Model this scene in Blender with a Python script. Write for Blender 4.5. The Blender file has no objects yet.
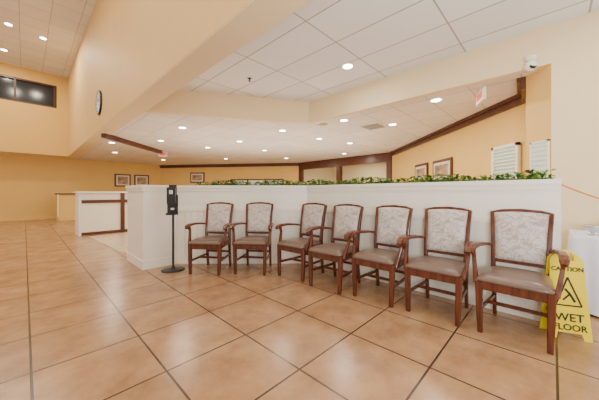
import bpy, math, random
from mathutils import Vector, Matrix
random.seed(7)
A=Vector((-0.7214,0.6925)); B=Vector((0.6925,0.7214)); ANG=math.atan2(B.y,B.x)
ROT=math.atan2(-0.6925,0.7214)   # local x -> -A, local y -> B
LK=0.68
def AB(a,b): return (a*A.x+b*B.x, a*A.y+b*B.y)
S=bpy.context.scene
# ------------------------------------------------------------ materials
def mat(name,col,rough=0.5,metal=0,var=0.0,vscale=8,bump=0,emis=None,estr=0,spec=0.5,stretch=None,col2=None):
    m=bpy.data.materials.new(name); m.use_nodes=True; nt=m.node_tree; p=nt.nodes['Principled BSDF']
    p.inputs['Base Color'].default_value=(*col,1); p.inputs['Roughness'].default_value=rough
    p.inputs['Metallic'].default_value=metal; p.inputs['Specular IOR Level'].default_value=spec
    if emis: p.inputs['Emission Color'].default_value=(*emis,1); p.inputs['Emission Strength'].default_value=estr
    if var or bump or col2:
        tc=nt.nodes.new('ShaderNodeTexCoord'); mp=nt.nodes.new('ShaderNodeMapping')
        nt.links.new(tc.outputs['Object'],mp.inputs[0])
        if stretch: mp.inputs['Scale'].default_value=stretch
        n=nt.nodes.new('ShaderNodeTexNoise'); n.inputs['Scale'].default_value=vscale; n.inputs['Detail'].default_value=5
        nt.links.new(mp.outputs[0],n.inputs['Vector'])
        cr=nt.nodes.new('ShaderNodeValToRGB')
        c2=col2 if col2 else tuple(c*(1-var) for c in col)
        cr.color_ramp.elements[0].color=(*c2,1); cr.color_ramp.elements[0].position=.35
        cr.color_ramp.elements[1].color=(*col,1); cr.color_ramp.elements[1].position=.65
        nt.links.new(n.outputs['Fac'],cr.inputs[0]); nt.links.new(cr.outputs[0],p.inputs['Base Color'])
        if bump:
            b=nt.nodes.new('ShaderNodeBump'); b.inputs['Strength'].default_value=bump; b.inputs['Distance'].default_value=.01
            nt.links.new(n.outputs['Fac'],b.inputs['Height']); nt.links.new(b.outputs[0],p.inputs['Normal'])
    return m
def gridmat(name,c1,c2,cm,bw,bh,mortar,loc,rough,vs=3.0,bump=.3,rotate=True):
    m=bpy.data.materials.new(name); m.use_nodes=True; nt=m.node_tree; p=nt.nodes['Principled BSDF']
    tc=nt.nodes.new('ShaderNodeTexCoord'); mp=nt.nodes.new('ShaderNodeMapping')
    nt.links.new(tc.outputs['Object'],mp.inputs[0])
    mp.inputs['Rotation'].default_value=(0,0,-ANG); mp.inputs['Location'].default_value=(*loc,0)
    br=nt.nodes.new('ShaderNodeTexBrick'); br.offset=0; br.squash=1
    br.inputs['Scale'].default_value=1; br.inputs['Brick Width'].default_value=bw; br.inputs['Row Height'].default_value=bh
    br.inputs['Mortar Size'].default_value=mortar; br.inputs['Mortar Smooth'].default_value=0.1
    br.inputs['Color1'].default_value=(1,1,1,1); br.inputs['Color2'].default_value=(.90,.90,.90,1); br.inputs['Mortar'].default_value=(1,1,1,1)
    nt.links.new(mp.outputs[0],br.inputs['Vector'])
    n=nt.nodes.new('ShaderNodeTexNoise'); n.inputs['Scale'].default_value=vs; n.inputs['Detail'].default_value=8; n.inputs['Roughness'].default_value=.65
    nt.links.new(mp.outputs[0],n.inputs['Vector'])
    cr=nt.nodes.new('ShaderNodeValToRGB'); cr.color_ramp.elements[0].color=(*c2,1); cr.color_ramp.elements[0].position=.3
    cr.color_ramp.elements[1].color=(*c1,1); cr.color_ramp.elements[1].position=.7
    nt.links.new(n.outputs['Fac'],cr.inputs[0])
    mul=nt.nodes.new('ShaderNodeMixRGB'); mul.blend_type='MULTIPLY'; mul.inputs[0].default_value=1
    nt.links.new(cr.outputs[0],mul.inputs[1]); nt.links.new(br.outputs['Color'],mul.inputs[2])
    mx=nt.nodes.new('ShaderNodeMixRGB'); mx.inputs[2].default_value=(*cm,1)
    nt.links.new(br.outputs['Fac'],mx.inputs[0]); nt.links.new(mul.outputs[0],mx.inputs[1])
    nt.links.new(mx.outputs[0],p.inputs['Base Color'])
    p.inputs['Roughness'].default_value=rough
    b=nt.nodes.new('ShaderNodeBump'); b.inputs['Strength'].default_value=bump; b.inputs['Distance'].default_value=.004; b.invert=True
    nt.links.new(br.outputs['Fac'],b.inputs['Height']); nt.links.new(b.outputs[0],p.inputs['Normal'])
    return m
M={}
M['floor']=gridmat('floor_tile',(.50,.295,.150),(.285,.145,.068),(.045,.028,.018),.61,.61,.007,(-.03,.02),.26,vs=3.4)
M['ceil']=gridmat('ceiling_panels',(.90,.93,.97),(.87,.90,.94),(.40,.40,.40),.61,1.22,.010,(.1,.3),.8,vs=30,bump=.2)
M['ceil2']=gridmat('ceiling_panels_small',(.90,.86,.77),(.86,.82,.73),(.5,.48,.42),.61,.61,.008,(.1,.3),.8,vs=30,bump=.2)
M['beige']=mat('wall_beige_paint',(.79,.51,.15),.6,var=.03,vscale=2)
M['tan']=mat('wall_tan_paint',(.79,.52,.205),.6,var=.03,vscale=2)
M['cream']=mat('wall_cream_paint',(.87,.71,.43),.6,var=.03,vscale=2)
M['white']=mat('white_trim_paint',(.87,.82,.72),.4,var=.02,vscale=3)
M['wood']=mat('cherry_wood',(.135,.032,.011),.24,var=.5,vscale=6,stretch=(6,6,.8))
M['woodd']=mat('dark_wood_trim',(.11,.030,.011),.35,var=.3,vscale=5)
M['vinyl']=mat('taupe_vinyl',(.16,.105,.078),.28,var=.12,vscale=14,bump=.1)
M['black']=mat('black_plastic',(.012,.012,.013),.35,var=.1)
M['metal']=mat('brushed_metal',(.6,.6,.6),.3,1,var=.05)
M['glass']=mat('dark_window_glass',(.02,.025,.035),.15,var=.1)
M['lamp']=mat('lamp_glow',(1,1,1),.5,emis=(1,.95,.85),estr=22)
M['yellow']=mat('yellow_plastic',(.85,.68,.005),.4,var=.04)
M['cloth']=mat('white_tablecloth',(.74,.77,.88),.8,var=.05,vscale=6,bump=.2)
M['red']=mat('exit_red',(.7,.04,.03),.4,emis=(1,.1,.08),estr=.6,var=.02)
M['orange']=mat('orange_cord',(.85,.22,.03),.5,var=.05)
M['art']=mat('art_print',(.55,.38,.22),.5,col2=(.15,.08,.05),vscale=5)
M['mat']=mat('art_mat',(.75,.68,.55),.6,var=.03)
M['sky']=mat('shutter_panel',(.56,.74,.56),.5,var=.08,emis=(.7,.9,.75),estr=.2)
M['leaf']=mat('ivy_leaf',(.06,.18,.010),.5,col2=(.015,.055,.005),vscale=18)
M['leaf2']=mat('ivy_leaf_light',(.30,.38,.03),.5,col2=(.10,.20,.02),vscale=18)
M['mosaic']=gridmat('entry_mosaic',(.66,.52,.36),(.52,.38,.25),(.3,.2,.15),.15,.15,.006,(0,0),.3)
def fabric():
    m=bpy.data.materials.new('damask_fabric'); m.use_nodes=True; nt=m.node_tree; p=nt.nodes['Principled BSDF']
    tc=nt.nodes.new('ShaderNodeTexCoord')
    n=nt.nodes.new('ShaderNodeTexNoise'); n.inputs['Scale'].default_value=9; n.inputs['Detail'].default_value=2; n.inputs['Distortion'].default_value=1.6
    nt.links.new(tc.outputs['Object'],n.inputs['Vector'])
    v=nt.nodes.new('ShaderNodeTexVoronoi'); v.inputs['Scale'].default_value=14; v.feature='DISTANCE_TO_EDGE'
    nt.links.new(tc.outputs['Object'],v.inputs['Vector'])
    a=nt.nodes.new('ShaderNodeMath'); a.operation='SUBTRACT'; a.inputs[1].default_value=.5; nt.links.new(n.outputs['Fac'],a.inputs[0])
    ab=nt.nodes.new('ShaderNodeMath'); ab.operation='ABSOLUTE'; nt.links.new(a.outputs[0],ab.inputs[0])
    mn=nt.nodes.new('ShaderNodeMath'); mn.operation='MINIMUM'; nt.links.new(ab.outputs[0],mn.inputs[0]); nt.links.new(v.outputs['Distance'],mn.inputs[1])
    cr=nt.nodes.new('ShaderNodeValToRGB')
    cr.color_ramp.elements[0].position=.01; cr.color_ramp.elements[0].color=(.38,.31,.26,1)
    cr.color_ramp.elements[1].position=.045; cr.color_ramp.elements[1].color=(.58,.53,.49,1)
    nt.links.new(mn.outputs[0],cr.inputs[0]); nt.links.new(cr.outputs[0],p.inputs['Base Color']); p.inputs['Roughness'].default_value=.5
    return m
M['fabric']=fabric()
# ------------------------------------------------------------ mesh builder
class MB:
    def __init__(s): s.v=[];s.f=[];s.m=[];s.mats=[];s.sm=[]
    def mi(s,k):
        if k not in s.mats: s.mats.append(k)
        return s.mats.index(k)
    def add(s,vs,fs,k,smooth=False):
        o=len(s.v); s.v+= [tuple(v) for v in vs]; i=s.mi(k)
        for f in fs: s.f.append([o+j for j in f]); s.m.append(i); s.sm.append(smooth)
    def box(s,c,d,k,rz=0,rx=0,ry=0):
        R=Matrix.Rotation(rz,3,'Z')@Matrix.Rotation(ry,3,'Y')@Matrix.Rotation(rx,3,'X'); c=Vector(c)
        vs=[c+R@Vector((x*d[0]/2,y*d[1]/2,z*d[2]/2)) for x in(-1,1) for y in(-1,1) for z in(-1,1)]
        s.add(vs,[(0,1,3,2),(4,6,7,5),(0,4,5,1),(2,3,7,6),(0,2,6,4),(1,5,7,3)],k)
    def prism(s,pts,z0,z1,k):
        n=len(pts); ar=sum(pts[i][0]*pts[(i+1)%n][1]-pts[(i+1)%n][0]*pts[i][1] for i in range(n))
        if ar<0: pts=pts[::-1]
        vs=[(p[0],p[1],z0) for p in pts]+[(p[0],p[1],z1) for p in pts]
        fs=[tuple(range(n-1,-1,-1)),tuple(range(n,2*n))]+[(i,(i+1)%n,(i+1)%n+n,i+n) for i in range(n)]
        s.add(vs,fs,k)
    def sweep(s,path,w,h,k,up=(0,0,1),taper=None,side=None):
        P=[Vector(p) for p in path]; n=len(P); vs=[]
        for i in range(n):
            t=(P[min(i+1,n-1)]-P[max(i-1,0)]).normalized()
            sd=Vector(side) if side else t.cross(Vector(up))
            sd=(sd-t*sd.dot(t)).normalized(); u=sd.cross(t).normalized()
            q=taper[i] if taper else 1
            c=.25
            for a,b in((-1,-1+c),(-1,1-c),(-1+c,1),(1-c,1),(1,1-c),(1,-1+c),(1-c,-1),(-1+c,-1)):
                vs.append(P[i]+sd*a*w/2*q+u*b*h/2*q)
        fs=[]
        for i in range(n-1):
            for j in range(8): fs.append((i*8+j,i*8+(j+1)%8,i*8+8+(j+1)%8,i*8+8+j))
        fs.append(tuple(range(7,-1,-1))); fs.append(tuple((n-1)*8+j for j in range(8)))
        s.add(vs,fs,k)
    def lathe(s,c,prof,k,n=20,axis='Z',rot=None):
        R=rot if rot else Matrix.Identity(3); c=Vector(c); vs=[];fs=[]
        for r,z in prof:
            for i in range(n):
                a=2*math.pi*i/n; vs.append(c+R@Vector((r*math.cos(a),r*math.sin(a),z)))
        for j in range(len(prof)-1):
            for i in range(n): fs.append((j*n+i,j*n+(i+1)%n,(j+1)*n+(i+1)%n,(j+1)*n+i))
        s.add(vs,fs,k,True)
        s.add([vs[i] for i in range(n)],[tuple(range(n-1,-1,-1))],k); m=len(prof)-1
        s.add([vs[m*n+i] for i in range(n)],[tuple(range(n))],k)
    def pad(s,f,nu,nv,k):
        vs=[];fs=[]
        for sd in(0,1):
            for j in range(nv+1):
                for i in range(nu+1): vs.append(f(-1+2*i/nu,-1+2*j/nv,sd))
        N=(nu+1)*(nv+1)
        for j in range(nv):
            for i in range(nu):
                q=[j*(nu+1)+i,j*(nu+1)+i+1,(j+1)*(nu+1)+i+1,(j+1)*(nu+1)+i]
                fs.append(tuple(q)); fs.append(tuple(N+x for x in q[::-1]))
        ring=[i for i in range(nu+1)]+[j*(nu+1)+nu for j in range(1,nv+1)]+[nv*(nu+1)+i for i in range(nu-1,-1,-1)]+[j*(nu+1) for j in range(nv-1,0,-1)]
        for a,b in zip(ring,ring[1:]+ring[:1]): fs.append((b,a,N+a,N+b))
        s.add(vs,fs,k,True)
    def mesh(s,name):
        me=bpy.data.meshes.new(name); me.from_pydata(s.v,[],s.f)
        for k in s.mats: me.materials.append(M[k])
        for i,p in enumerate(me.polygons): p.material_index=s.m[i]; p.use_smooth=s.sm[i]
        me.update(); return me
    def obj(s,name,loc=(0,0,0),rz=0,bevel=0,parent=None):
        o=bpy.data.objects.new(name,s.mesh(name)); S.collection.objects.link(o); o.location=loc; o.rotation_euler=(0,0,rz)
        if bevel:
            b=o.modifiers.new('bevel','BEVEL'); b.width=bevel; b.segments=2; b.limit_method='ANGLE'
        if parent: o.parent=parent
        return o
def offs(pts,d):
    P=[Vector(p) for p in pts]; out=[]
    for i in range(len(P)):
        ns=[]
        if i>0: t=(P[i]-P[i-1]).normalized(); ns.append(Vector((-t.y,t.x)))
        if i<len(P)-1: t=(P[i+1]-P[i]).normalized(); ns.append(Vector((-t.y,t.x)))
        n=sum(ns,Vector((0,0))).normalized(); q=n.dot(ns[0]); out.append(tuple(P[i]+n*d/q))
    return out
def strip(mb,pts,d0,d1,z0,z1,k,only=None):
    a=offs(pts,d0);b=offs(pts,d1)
    for i in range(len(pts)-1):
        if only is None or i in only: mb.prism([a[i],a[i+1],b[i+1],b[i]],z0,z1,k)
def one(name,fn,**kw):
    mb=MB(); fn(mb); return mb.obj(name,**kw)
# ------------------------------------------------------------ room shell
ZL=2.75; ZT=3.22; ZH=6.15
one('floor',lambda m:m.prism([AB(-3.6,-5.1),AB(18.5,-5.1),AB(18.5,14),AB(-3.6,6)],-.1,0,'floor'))
tl=AB(5.75,1.63); tr=AB(4.0,4.47)
def lowceil(m):
    m.prism([AB(5.75,1.63),AB(16.3,1.63),(-8,15.2),(0,14.0),tr],ZL,ZL+.08,'ceil2')
    m.prism([tr,(0,14.0),(3.6,10.3),(3.6,4.2),(3.09,3.6),(3.09,3.24)],ZL,ZL+.08,'ceil2')
one('ceiling_lower',lowceil)
one('ceiling_tray',lambda m:m.prism([AB(-3.5,1.55),AB(5.9,1.55),AB(4.1,4.6),AB(-3.5,4.6)],ZT,ZT+.08,'ceil'))
one('ceiling_lobby',lambda m:m.prism([AB(-3.5,-5),AB(15.4,-5),AB(15.4,1.3),AB(-3.5,1.3)],ZH,ZH+.1,'ceil2'))
def fascia(m):
    strip(m,[tl,tr,(3.09,3.24)],-.01,.1,ZL-.004,ZT,'cream')
one('trim_tray_fascia',fascia)
def bulk(m):
    m.prism([AB(-3.5,1.3),AB(16.3,1.3),AB(16.3,1.63),AB(-3.5,1.63)],ZL,ZH,'tan')
    m.prism([AB(-3.5,1.305),AB(16.3,1.305),AB(16.3,1.63),AB(-3.5,1.63)],ZL-.012,ZL,'cream')
one('wall_bulkhead',bulk)
def farlobby(m):
    m.prism([AB(15.2,-5),AB(15.2,1.3),AB(15.4,1.3),AB(15.4,-5)],ZL,4.75,'beige')
    m.prism([AB(15.2,-5),AB(15.2,1.3),AB(15.4,1.3),AB(15.4,-5)],5.7,ZH,'beige')
    m.prism([AB(15.2,.95),AB(15.2,1.3),AB(15.4,1.3),AB(15.4,.95)],4.75,5.7,'beige')
    m.prism([AB(15.4,-5),AB(15.4,1.3),AB(16.3,1.3),AB(16.3,-5)],ZL,ZL+.1,'cream')
one('wall_far_lobby_upper',farlobby)
def clere(m):
    m.prism([AB(15.32,-5),AB(15.32,.95),AB(15.36,.95),AB(15.36,-5)],4.75,5.7,'glass')
    b=.92
    while b>-5:
        m.prism([AB(15.22,b-.06),AB(15.22,b),AB(15.36,b),AB(15.36,b-.06)],4.75,5.7,'woodd'); b-=1.15
    for z in(4.75,5.64): m.prism([AB(15.22,-5),AB(15.22,.95),AB(15.36,.95),AB(15.36,-5)],z,z+.06,'woodd')
one('window_1',clere)
one('wall_far_lobby',lambda m:strip(m,[AB(16.3,-5),(-8,15.2)],0,.15,0,ZL,'beige'))
one('wall_far',lambda m:strip(m,[(-8,15.2),(0,14.0)],0,.15,0,ZL,'beige'))
one('baseboard_far',lambda m:strip(m,[AB(16.3,-5),(-8,15.2),(0,14.0)],-.02,0,0,.10,'beige'))
one('wall_right',lambda m:strip(m,[(3.6,10.3),(3.6,4.2),(3.09,3.6),(3.09,3.24)],0,.15,0,ZL,'beige'))
one('wall_right_near',lambda m:strip(m,[(3.09,3.24),AB(-3.5,4.477)],0,.15,0,ZT,'cream'))
one('baseboard_right',lambda m:strip(m,[(3.09,3.24),AB(-3.5,4.477)],-.015,0,0,.12,'white'))
def crown(pts):
    def f(m):
        strip(m,pts,-.05,0,ZL-.16,ZL-.05,'woodd'); strip(m,pts,-.10,0,ZL-.06,ZL,'woodd')
    return f
one('trim_crown_right',crown([(3.6,10.3),(3.6,4.2),(3.09,3.6)]))
one('trim_crown_far',crown([(-8,15.2),(0,14.0)]))
one('trim_crown_left',lambda m:m.box((-5.2,8.45,ZL-.06),(.12,2.9,.12),'woodd'))
def portal(m):
    d=(Vector((3.6,10.3))-Vector((0,14))).normalized(); a=(0,14.0); b=(3.6,10.3)
    strip(m,[a,b],-.06,.12,2.38,ZL,'woodd')
    for p in (a,tuple(Vector(a)+d*2.6),b):
        q=Vector(p); 
        e0=q-d*.11 if p!=a else q; e1=q+d*.11 if p!=b else q
        if p==a: e1=q+d*.2
        if p==b: e0=q-d*.2
        strip(m,[tuple(e0),tuple(e1)],-.06,.12,0,2.38,'woodd')
    strip(m,[a,b],0,.1,0,1.25,'beige')
one('door_frame_portal',portal)
def alcove(m):
    m.prism([(0,14),(2.0,16),(5.6,12.3),(3.6,10.3)],ZL,ZL+.08,'ceil2')
    strip(m,[(0,14.0),(2,16),(5.6,12.3),(3.6,10.3)],0,.12,0,ZL,'cream')
one('wall_alcove',alcove)
def backw(m):
    a=-3.5
    m.prism([AB(a,-5),AB(a,4.6),AB(a-.15,4.6),AB(a-.15,-5)],0,.5,'cream')
    m.prism([AB(a,-5),AB(a,4.6),AB(a-.15,4.6),AB(a-.15,-5)],2.7,ZH,'cream')
    for b in(-5,-2.7,-.4,1.9,4.3): m.prism([AB(a,b),AB(a,b+.3),AB(a-.15,b+.3),AB(a-.15,b)],.5,2.7,'cream')
one('wall_back',backw)
def leftw(m):
    b=-5
    m.prism([AB(-3.5,b),AB(16.4,b),AB(16.4,b-.15),AB(-3.5,b-.15)],0,.5,'cream')
    m.prism([AB(-3.5,b),AB(16.4,b),AB(16.4,b-.15),AB(-3.5,b-.15)],4.6,ZH,'cream')
    a=-3.5
    while a<16.3: m.prism([AB(a,b),AB(a+.5,b),AB(a+.5,b-.15),AB(a,b-.15)],.5,4.6,'cream'); a+=2.43
one('wall_left',leftw)
def shutter(L,H,fr=.05,dp=.05):
    def f(m):
        m.box((0,0,0),(L,.012,H),'sky')
        for x in(-L/2,L/2): m.box((x,-dp*.4,0),(fr,dp,H+fr),'white')
        for z in(-H/2,H/2): m.box((0,-dp*.4,z),(L+fr,dp,fr),'white')
        z=-H/2+.07
        while z<H/2-.05: m.box((0,-dp*.4,z),(L-fr,dp*.9,.007),'white',rx=.5); z+=.06
    return f
one('window_2',shutter(.54,1.1),loc=(3.575,4.57,1.41),rz=-math.pi/2)
one('window_3',shutter(.24,.9,.022,.02),loc=(3.078,3.38,1.36),rz=-math.pi/2)
def passw(m):
    m.box((0,0,0),(2.9,.04,.75),'cream')
    for x in(-1.45,-.5,.5,1.45): m.box((x,-.03,0),(.07,.06,.8),'woodd')
    for z in(-.38,.38): m.box((0,-.03,z),(2.97,.06,.06),'woodd')
    for x,w in((-.97,.8),(0,.85),(.97,.8)): m.box((x,-.025,.0),(w,.01,.6),'sky')
one('window_4',passw,loc=(-2.3,14.25,1.50),rz=-.149)
# ------------------------------------------------------------ half wall, one object per straight run
HP=[(-2.99,4.59),(-2.35,3.97),(-2.0,4.33),(.13,4.35),(2.275,2.295)]
def hwseg(i):
    def f(m):
        o=[i]
        strip(m,HP,0,.18,0,1.24,'white',o)
        strip(m,HP,-.035,.215,1.24,1.28,'white',o)
        strip(m,HP,-.018,0,1.19,1.24,'white',o)
        strip(m,HP,-.012,0,0,.13,'white',o)
        if i>=2:
            strip(m,HP,-.022,0,.86,.91,'white',o)
            a=Vector(HP[i]);b=Vector(HP[i+1]);L=(b-a).length;t=(b-a)/L;x=.04
            while x<L-.08:
                p=a+t*x;q=a+t*(x+.085); strip(m,[tuple(p),tuple(q)],-.012,0,.13,.86,'white'); x+=.1
    return f
for i,nm in enumerate(('wall_half_end','wall_half_return','wall_half_back','wall_half_diagonal')): one(nm,hwseg(i))
def ivy(m):
    seg=[((-1.7,4.44),(.13,4.44)),((.13,4.44),(2.30,2.43))]
    for a,b in seg:
        a=Vector(a);b=Vector(b);L=(b-a).length;n=int(L*620)
        for i in range(n):
            t=i/n; dens=.5+.5*math.sin(t*L*7+a.x)
            if random.random()>.5+.5*dens: continue
            p=a.lerp(b,t); q=Vector((p.x+random.gauss(0,.03),p.y+random.gauss(0,.035),1.285+random.random()**1.5*(.055+.035*dens)))
            R=Matrix.Rotation(random.random()*6.28,3,'Z')@Matrix.Rotation(random.uniform(-.9,.9),3,'X')@Matrix.Rotation(random.uniform(-.5,.5),3,'Y')
            s=random.uniform(.014,.028)
            vs=[q+R@Vector(v)*s for v in((0,-1,0),(.65,-.25,.15),(.5,.45,.1),(0,1.2,-.1),(-.5,.45,.1),(-.65,-.25,.15))]
            for v in vs: v.z=max(v.z,1.283)
            m.add(vs,[(0,1,2,3),(0,3,4,5)],'leaf' if random.random()<.7 else 'leaf2')
    for a,b in seg: m.sweep([(a[0],a[1],1.292),(b[0],b[1],1.292)],.012,.012,'leaf')
one('ivy_garland',ivy)
# ------------------------------------------------------------ chair
def chairmesh():
    m=MB()
    for s in(-1,1):
        m.sweep([(s*.212,-.235,0),(s*.218,-.232,.2),(s*.222,-.228,.43)],.05,.05,'wood',up=(0,1,0),taper=[.72,.9,1])
        m.sweep([(s*.185,.26,0),(s*.185,.23,.22),(s*.188,.205,.46),(s*.192,.22,.62),(s*.202,.262,.84),(s*.210,.30,.975)],.034,.046,'wood',side=(1,0,0),taper=[.85,.95,1.1,1,.95,.9])
        m.sweep([(s*.205,.225,.665),(s*.24,.12,.685),(s*.270,-.02,.695),(s*.282,-.14,.69),(s*.284,-.20,.672),(s*.284,-.225,.645)],.05,.032,'wood',side=(1,0,0),taper=[.7,.85,1,1.15,1.15,.8])
        m.sweep([(s*.246,-.20,.40),(s*.262,-.165,.50),(s*.276,-.135,.60),(s*.280,-.155,.68)],.03,.042,'wood',side=(1,0,0),taper=[1.25,1,.9,1.1])
        m.sweep([(s*.215,-.21,.19),(s*.185,.225,.19)],.022,.032,'wood')
        m.sweep([(s*.222,-.22,.40),(s*.190,.20,.40)],.028,.075,'wood')
    m.sweep([(-.203,.0,.19),(.203,.0,.19)],.022,.03,'wood')
    m.sweep([(-.2,-.228,.395),(.2,-.228,.395)],.028,.075,'wood')
    m.sweep([(-.18,.205,.40),(.18,.205,.40)],.028,.07,'wood')
    m.sweep([(-.18,.235,.235),(.18,.235,.235)],.022,.03,'wood')
    m.sweep([(-.218,.302,.962),(-.14,.306,.984),(0,.31,.994),(.14,.306,.984),(.218,.302,.962)],.034,.036,'wood')
    m.sweep([(-.19,.210,.535),(.19,.210,.535)],.03,.04,'wood')
    def seat(u,v,sd):
        hwid=.245-.035*(v+1)/2; e=(1-abs(u)**5)*(1-abs(v)**5)
        x=u*hwid*(1-.03*abs(v)**6); y=-.262+(v+1)/2*.455
        if sd==0: return (x*(.94 if e==0 else .99),y,.432)
        return (x,y,.448+.055*e**.5)
    m.pad(lambda u,v,sd: seat(u,v,1-sd),14,14,'vinyl')
    def back(u,v,sd):
        t=(v+1)/2; z=.545+t*.425; hwid=.178+.018*t; y=.208+.092*t
        e=((1-abs(u)**4)*(1-abs(v)**4))**.5; x=u*hwid
        if sd==0: return (x,y-.014-.03*e,z+.014*(1-u*u)*t)
        return (x,y+.012+.012*e,z+.014*(1-u*u)*t)
    m.pad(back,12,16,'fabric')
    return m.mesh('upholstered_armchair')
CM=chairmesh()
ch=[((-1.345,3.72),-.12),((-.705,3.72),-.12),((-.13,3.56),ROT+.06),((.29,3.15),ROT+.03),((.765,2.81),ROT),((1.21,2.43),ROT+.01),((1.645,2.04),ROT-.02)]
for (x,y),r in ch:
    o=bpy.data.objects.new('upholstered_armchair',CM); S.collection.objects.link(o)
    yy=Vector((-math.sin(r),math.cos(r)))*.25
    o.location=(x+yy.x,y+yy.y,0); o.rotation_euler=(0,0,r)
    b=o.modifiers.new('bevel','BEVEL'); b.width=.003; b.segments=1; b.limit_method='ANGLE'; b.angle_limit=.9
# ------------------------------------------------------------ sanitizer stand
def stand(m):
    m.lathe((0,0,0),[(.165,0),(.165,.012),(.15,.022),(.03,.03),(.022,.05),(.016,.06),(.016,1.0)],'black',24)
    m.box((0,-.02,.98),(.15,.02,.30),'black'); m.box((0,-.055,1.12),(.12,.09,.24),'black')
    m.box((0,-.103,1.17),(.05,.006,.06),'metal'); m.box((0,-.09,1.0),(.10,.05,.03),'black')
    m.box((0,-.07,.84),(.13,.11,.012),'black'); m.box((0,-.125,.85),(.13,.008,.03),'black')
    m.box((0,-.012,1.255),(.11,.02,.05),'black'); m.box((0,-.033,.92),(.05,.006,.03),'white')
one('hand_sanitizer_stand',stand,loc=(-1.90,3.97,0),bevel=.004,rz=.15)
# ------------------------------------------------------------ wet floor sign
e=bpy.data.objects.new('wet_floor_sign',None); S.collection.objects.link(e); e.location=(2.165,2.155,0); e.rotation_euler=(0,0,-.36)
HS=.66
def panel(m,s):
    w0,w1,H=.135,.103,HS
    pr=[(-w0,0),(-w0+.05,0),(-w0+.06,.05),(w0-.06,.05),(w0-.05,0),(w0,0),(w1,H-.04),(w1-.03,H),(.05,H),(.045,H-.05),(-.045,H-.05),(-.05,H),(-w1+.03,H),(-w1,H-.04)]
    y0=lambda z:s*(.07-(.055)*z/H)
    vs=[(x,y0(z)-.006,z) for x,z in pr]+[(x,y0(z)+.006,z) for x,z in pr]; n=len(pr)
    m.add(vs,[tuple(range(n)),tuple(range(2*n-1,n-1,-1))]+[(i,i+n,(i+1)%n+n,(i+1)%n) for i in range(n)],'yellow')
for s,nm in((-1,'panel_front'),(1,'panel_back')):
    mb=MB(); panel(mb,s)
    if s<0: mb.sweep([(-.05,0,HS-.02),(-.04,0,HS+.02),(.04,0,HS+.02),(.05,0,HS-.02)],.02,.02,'yellow',side=(0,1,0))
    mb.obj(nm,parent=e)
def txt(t,z,size,nm):
    c=bpy.data.curves.new(nm,'FONT'); c.body=t; c.size=size; c.align_x='CENTER'; c.extrude=.0008; c.offset=.0012
    o=bpy.data.objects.new(nm,c); S.collection.objects.link(o); c.materials.append(M['black'])
    o.parent=e; ta=math.atan2(.055,HS); o.rotation_euler=(math.pi/2-ta,0,0); o.location=(0,-(.07-.055*z/HS)-.0085,z)
txt('CAUTION',.53,.045,'label_caution'); txt('WET',.14,.085,'label_wet'); txt('FLOOR',.07,.066,'label_floor'); 
mb=MB()
tz=lambda z:-(.07-.055*z/HS)-.0075
def tri(x0,x1,z0,z1,w):
    p=[((x0+x1)/2,z1),(x0,z0),(x1,z0)]
    for i in range(3):
        a,b=p[i],p[(i+1)%3]; mb.sweep([(a[0],tz(a[1]),a[1]),(b[0],tz(b[1]),b[1])],w,.002,'black',up=(0,1,0))
tri(-.08,.08,.26,.48,.012)
mb.sweep([(-.02,tz(.39),.39),(.01,tz(.35),.35),(.04,tz(.29),.29)],.016,.002,'black',up=(0,1,0))
mb.sweep([(.01,tz(.35),.35),(-.035,tz(.30),.30)],.012,.002,'black',up=(0,1,0))
mb.obj('pictogram',parent=e)
# ------------------------------------------------------------ table with cloth
def table(m):
    L,Wd,H=1.3,.62,.74
    per=[]
    def side(p,q,k):
        for i in range(k): t=i/k; per.append((p[0]+(q[0]-p[0])*t,p[1]+(q[1]-p[1])*t))
    c=[(0,0),(L,0),(L,Wd),(0,Wd)]
    side(c[0],c[1],46);side(c[1],c[2],22);side(c[2],c[3],46);side(c[3],c[0],22)
    N=len(per); vs=[]; cx,cy=L/2,Wd/2
    for j,z in enumerate((H,H-.02,.5,.25,.02)):
        for i,(x,y) in enumerate(per):
            f=(0,.004,.012,.018,.022)[j]*math.sin(i*1.37)*1.0+(0,.006,.012,.02,.028)[j]
            dx=(x-cx);dy=(y-cy)
            nx=(1 if dx>=L/2-1e-6 else -1 if dx<=-L/2+1e-6 else 0); ny=(1 if dy>=Wd/2-1e-6 else -1 if dy<=-Wd/2+1e-6 else 0)
            vs.append((x+nx*f,y+ny*f,z))
    fs=[tuple(range(N))]
    for j in range(4):
        for i in range(N): fs.append((j*N+i,(j+1)*N+i,(j+1)*N+(i+1)%N,j*N+(i+1)%N))
    m.add(vs,fs,'cloth',True)
    for x in(.08,L-.08):
        for y in(.08,Wd-.08): m.box((x,y,.365),(.04,.04,.73),'metal')
one('tablecloth_table',table,loc=(*AB(-.14,3.70),0),rz=ROT)
gl=AB(-.30,3.88)
one('glass_bowl',lambda m:m.lathe((gl[0],gl[1],.742),[(.05,0),(.055,.01),(.03,.02),(.06,.05),(.08,.08),(.085,.10),(.078,.10),(.05,.055),(.02,.03)],'metal',24))
gl2=AB(-.42,4.15)
one('condiment_jar',lambda m:(m.lathe((gl2[0],gl2[1],.742),[(.05,0),(.055,.01),(.055,.10),(.04,.12)],'white',20),m.lathe((gl2[0],gl2[1],.862),[(.045,0),(.045,.03)],'black',20)))
def cord(m):
    p0=Vector((2.28,2.40,1.272)); p1=Vector((*AB(-.75,4.44),.98)); pts=[]
    for i in range(13):
        t=i/12; p=p0.lerp(p1,t); p.z-=.04*math.sin(math.pi*t); pts.append(p)
    m.sweep(pts,.012,.012,'orange')
one('extension_cord',cord)
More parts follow.
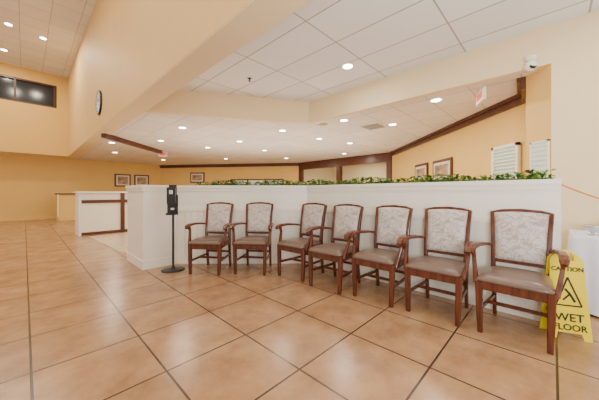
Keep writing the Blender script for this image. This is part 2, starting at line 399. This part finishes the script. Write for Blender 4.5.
# ------------------------------------------------------------ wall items
def clock(m):
    m.lathe((0,0,0),[(.30,0),(.30,.03),(.27,.04),(.265,.03)],'black',40); m.lathe((0,0,.02),[(.265,0),(.265,.012)],'cloth',40)
    for i in range(12):
        a=i*math.pi/6; m.box((.22*math.sin(a),.22*math.cos(a),.034),(.012,.05,.004),'black',rz=-a)
    m.box((.0,.07,.038),(.014,.15,.004),'black'); m.box((.08,0.03,.040),(.2,.014,.004),'black',rz=.3)
ck=one('wall_clock',clock)
z=Vector((-B.x,-B.y,0)); x=Vector((-A.x,-A.y,0)); y=Vector((0,0,1)) 
Rm=Matrix((x,y,z)).transposed(); ck.matrix_world=Matrix.Translation((*AB(8.14+.0,1.298),3.4))@Rm.to_4x4()
def picture(w,h):
    def f(m):
        m.box((0,0,0),(w,.03,h),'woodd'); m.box((0,-.018,0),(w-.14,.01,h-.14),'mat'); m.box((0,-.025,0),(w-.27,.006,h-.27),'art')
    return f
for a,b in((16.27,3.57),(16.27,4.45)): one('framed_picture',picture(.72,.66),loc=(*AB(a,b),1.82),rz=math.atan2(B.y,B.x))
one('framed_picture',picture(.85,.58),loc=(-5.74,14.84,2.02),rz=-.149)
one('framed_picture',picture(.88,.56),loc=(3.575,6.62,1.72),rz=-math.pi/2)
one('framed_picture',picture(.8,.52),loc=(3.575,7.75,1.75),rz=-math.pi/2)
def cam(m):
    m.lathe((0,0,.0),[(.06,.09),(.06,.05),(.035,.04)],'white',20)
    m.lathe((0,0,-.02),[(.005,-.065),(.035,-.055),(.055,-.035),(.065,0),(.055,.035),(.035,.055),(.005,.065)],'white',24)
    m.lathe((-.01,-.045,-.045),[(.035,-.01),(.035,.012)],'black',20,rot=Matrix.Rotation(.9,3,'X'))
one('security_camera',cam,loc=(2.86,3.27,2.75))
def exitf(m):
    m.box((0,0,-.13),(.32,.04,.18),'white'); m.box((0,-.022,-.13),(.24,.004,.10),'red'); m.box((0,.022,-.13),(.24,.004,.10),'red'); m.box((0,0,-.02),(.06,.04,.04),'white')
one('exit_sign',exitf,loc=(2.75,4.0,ZL),rz=-1.9)
one('exit_sign',exitf,loc=(-5.15,9.95,ZL),rz=0)
def vent(m):
    m.box((0,0,0),(.5,.5,.02),'white')
    for i in range(6): m.box((0,-.2+.08*i,-.012),(.42,.02,.01),'black')
one('ceiling_vent',vent,loc=(1.75,6.25,ZL-.012),rz=ROT)
one('ceiling_speaker',lambda m:m.lathe((0,0,0),[(.1,-.012),(.11,0)],'metal',24),loc=(.55,6.1,ZL-.002))
one('sprinkler_head',lambda m:m.lathe((0,0,0),[(.03,-.05),(.012,-.045),(.012,-.01),(.04,0)],'black',16),loc=(-.9,4.75,ZT-.002))
# ------------------------------------------------------------ reception counter
def counter(m):
    L=1.35
    m.box((L/2,.3,.58),(L,.6,1.16),'white'); m.box((L/2,.28,1.18),(L+.08,.72,.04),'white')
    m.box((L/2,-.012,.92),(L,.03,.09),'woodd'); m.box((L/2,-.01,.04),(L,.02,.08),'woodd')
    for x in(L-.06,L-.34): m.box((x,-.02,.58),(.10,.04,1.16),'woodd')
    m.box((.03,-.02,.58),(.06,.04,1.16),'white')
one('reception_counter',counter,loc=(-5.95,7.1,0),rz=ANG)
def counter2(m):
    m.box((.7,.3,.55),(1.4,.6,1.1),'beige'); m.box((.7,.3,1.12),(1.5,.7,.05),'woodd')
    m.box((.7,-.012,.08),(1.4,.03,.16),'beige')
    for x in(.03,.7,1.37): m.box((x,-.012,.55),(.06,.03,1.1),'cream')
one('host_counter',counter2,loc=(-10.1,11.0,0),rz=ANG)
one('mosaic_floor_inlay',lambda m:m.prism([(-5.6,7.0),(-4.6,8.4),(-2.9,6.6),(-3.4,5.1)],0,.004,'mosaic'))
# ------------------------------------------------------------ lights
def lamp(name,loc,power,size=.16,col=(1,.89,.71),vis=True):
    def f(m):
        m.lathe((0,0,0),[(.105,-.012),(.11,0)],'white',24); m.lathe((0,0,-.0125),[(.08,-.002),(.08,0)],'lamp',24)
    o=one(name,f,loc=(loc[0],loc[1],loc[2]-.001))
    l=bpy.data.lights.new(name+'_bulb','AREA'); l.shape='DISK'; l.size=size; l.energy=power*LK; l.color=col
    lo=bpy.data.objects.new(name+'_bulb',l); S.collection.objects.link(lo); lo.parent=o; lo.location=(0,0,-.03)
for x,y in((-2.84,6.4),(-.43,6.7),(.97,5.75),(2.15,6.1),(2.33,4.5),(-1.84,8.1),(.58,7.7),(-3.2,9.2),(-1.3,9.8),(-4.2,8),(1.6,8.4),(-5.9,8.3),(-7.2,10.3),(-3.4,12.2),(-.6,12),(-6.5,12.6),(1.8,10.6)):
    lamp('recessed_downlight',(x,y,ZL),36)
for x,y in((.78,4.28),AB(0,3),AB(-2,3),AB(.9,2.2),AB(-1.2,4)): lamp('recessed_downlight',(x,y,ZT),20,col=(1,.97,.92))
for x,y in((-8.6,7.8),(-8.25,8.5),(-10.3,9.2),(-11.0,10.8),AB(7,-1),AB(4,-1),AB(1,-1),AB(4,-3.5),AB(9,-3),AB(12,-3),AB(-1.5,-1)):
    lamp('recessed_downlight',(x,y,ZH),70)
lamp('recessed_downlight',(2.9,13.1,ZL),70)
def wl(name,loc,d,sx,sy,p,col):
    l=bpy.data.lights.new(name,'AREA'); l.shape='RECTANGLE'; l.size=sx; l.size_y=sy; l.energy=p*LK; l.color=col
    o=bpy.data.objects.new(name,l); S.collection.objects.link(o); o.location=loc
    o.rotation_euler=Vector(d).to_track_quat('-Z','Y').to_euler()
x,y=AB(-3.7,0); wl('opening_fill',(x,y,1.6),(A.x,A.y,0),8.5,2.1,210,(.96,.97,1))  # added fill light outside the unseen back wall, standing in for daylight
x,y=AB(6,-5.2); wl('opening_fill',(x,y,2.5),(B.x,B.y,0),18,4,320,(.96,.97,1))  # second added fill, shining in through the unseen left wall's openings
# unseen fill lights, added to brighten the tray ceiling and the dining room ceiling
wl('ceiling_fill',(.5,-.5,1.2),(.6,.8,1.0),.8,.8,170,(.92,.96,1))
wl('dining_fill',(-.8,8.2,.8),(0,0,1),6,4,180,(1,.95,.84))
w=bpy.data.worlds.new('world'); S.world=w; w.use_nodes=True
w.node_tree.nodes['Background'].inputs[0].default_value=(.97,.98,1,1); w.node_tree.nodes['Background'].inputs[1].default_value=.5
# ------------------------------------------------------------ camera
c=bpy.data.cameras.new('camera'); co=bpy.data.objects.new('camera',c); S.collection.objects.link(co)
co.location=(0,0,1.157); co.rotation_euler=(math.pi/2,0,0); c.sensor_width=36; c.lens=264/599*36; c.shift_y=-7/599; c.clip_start=.05
S.camera=co
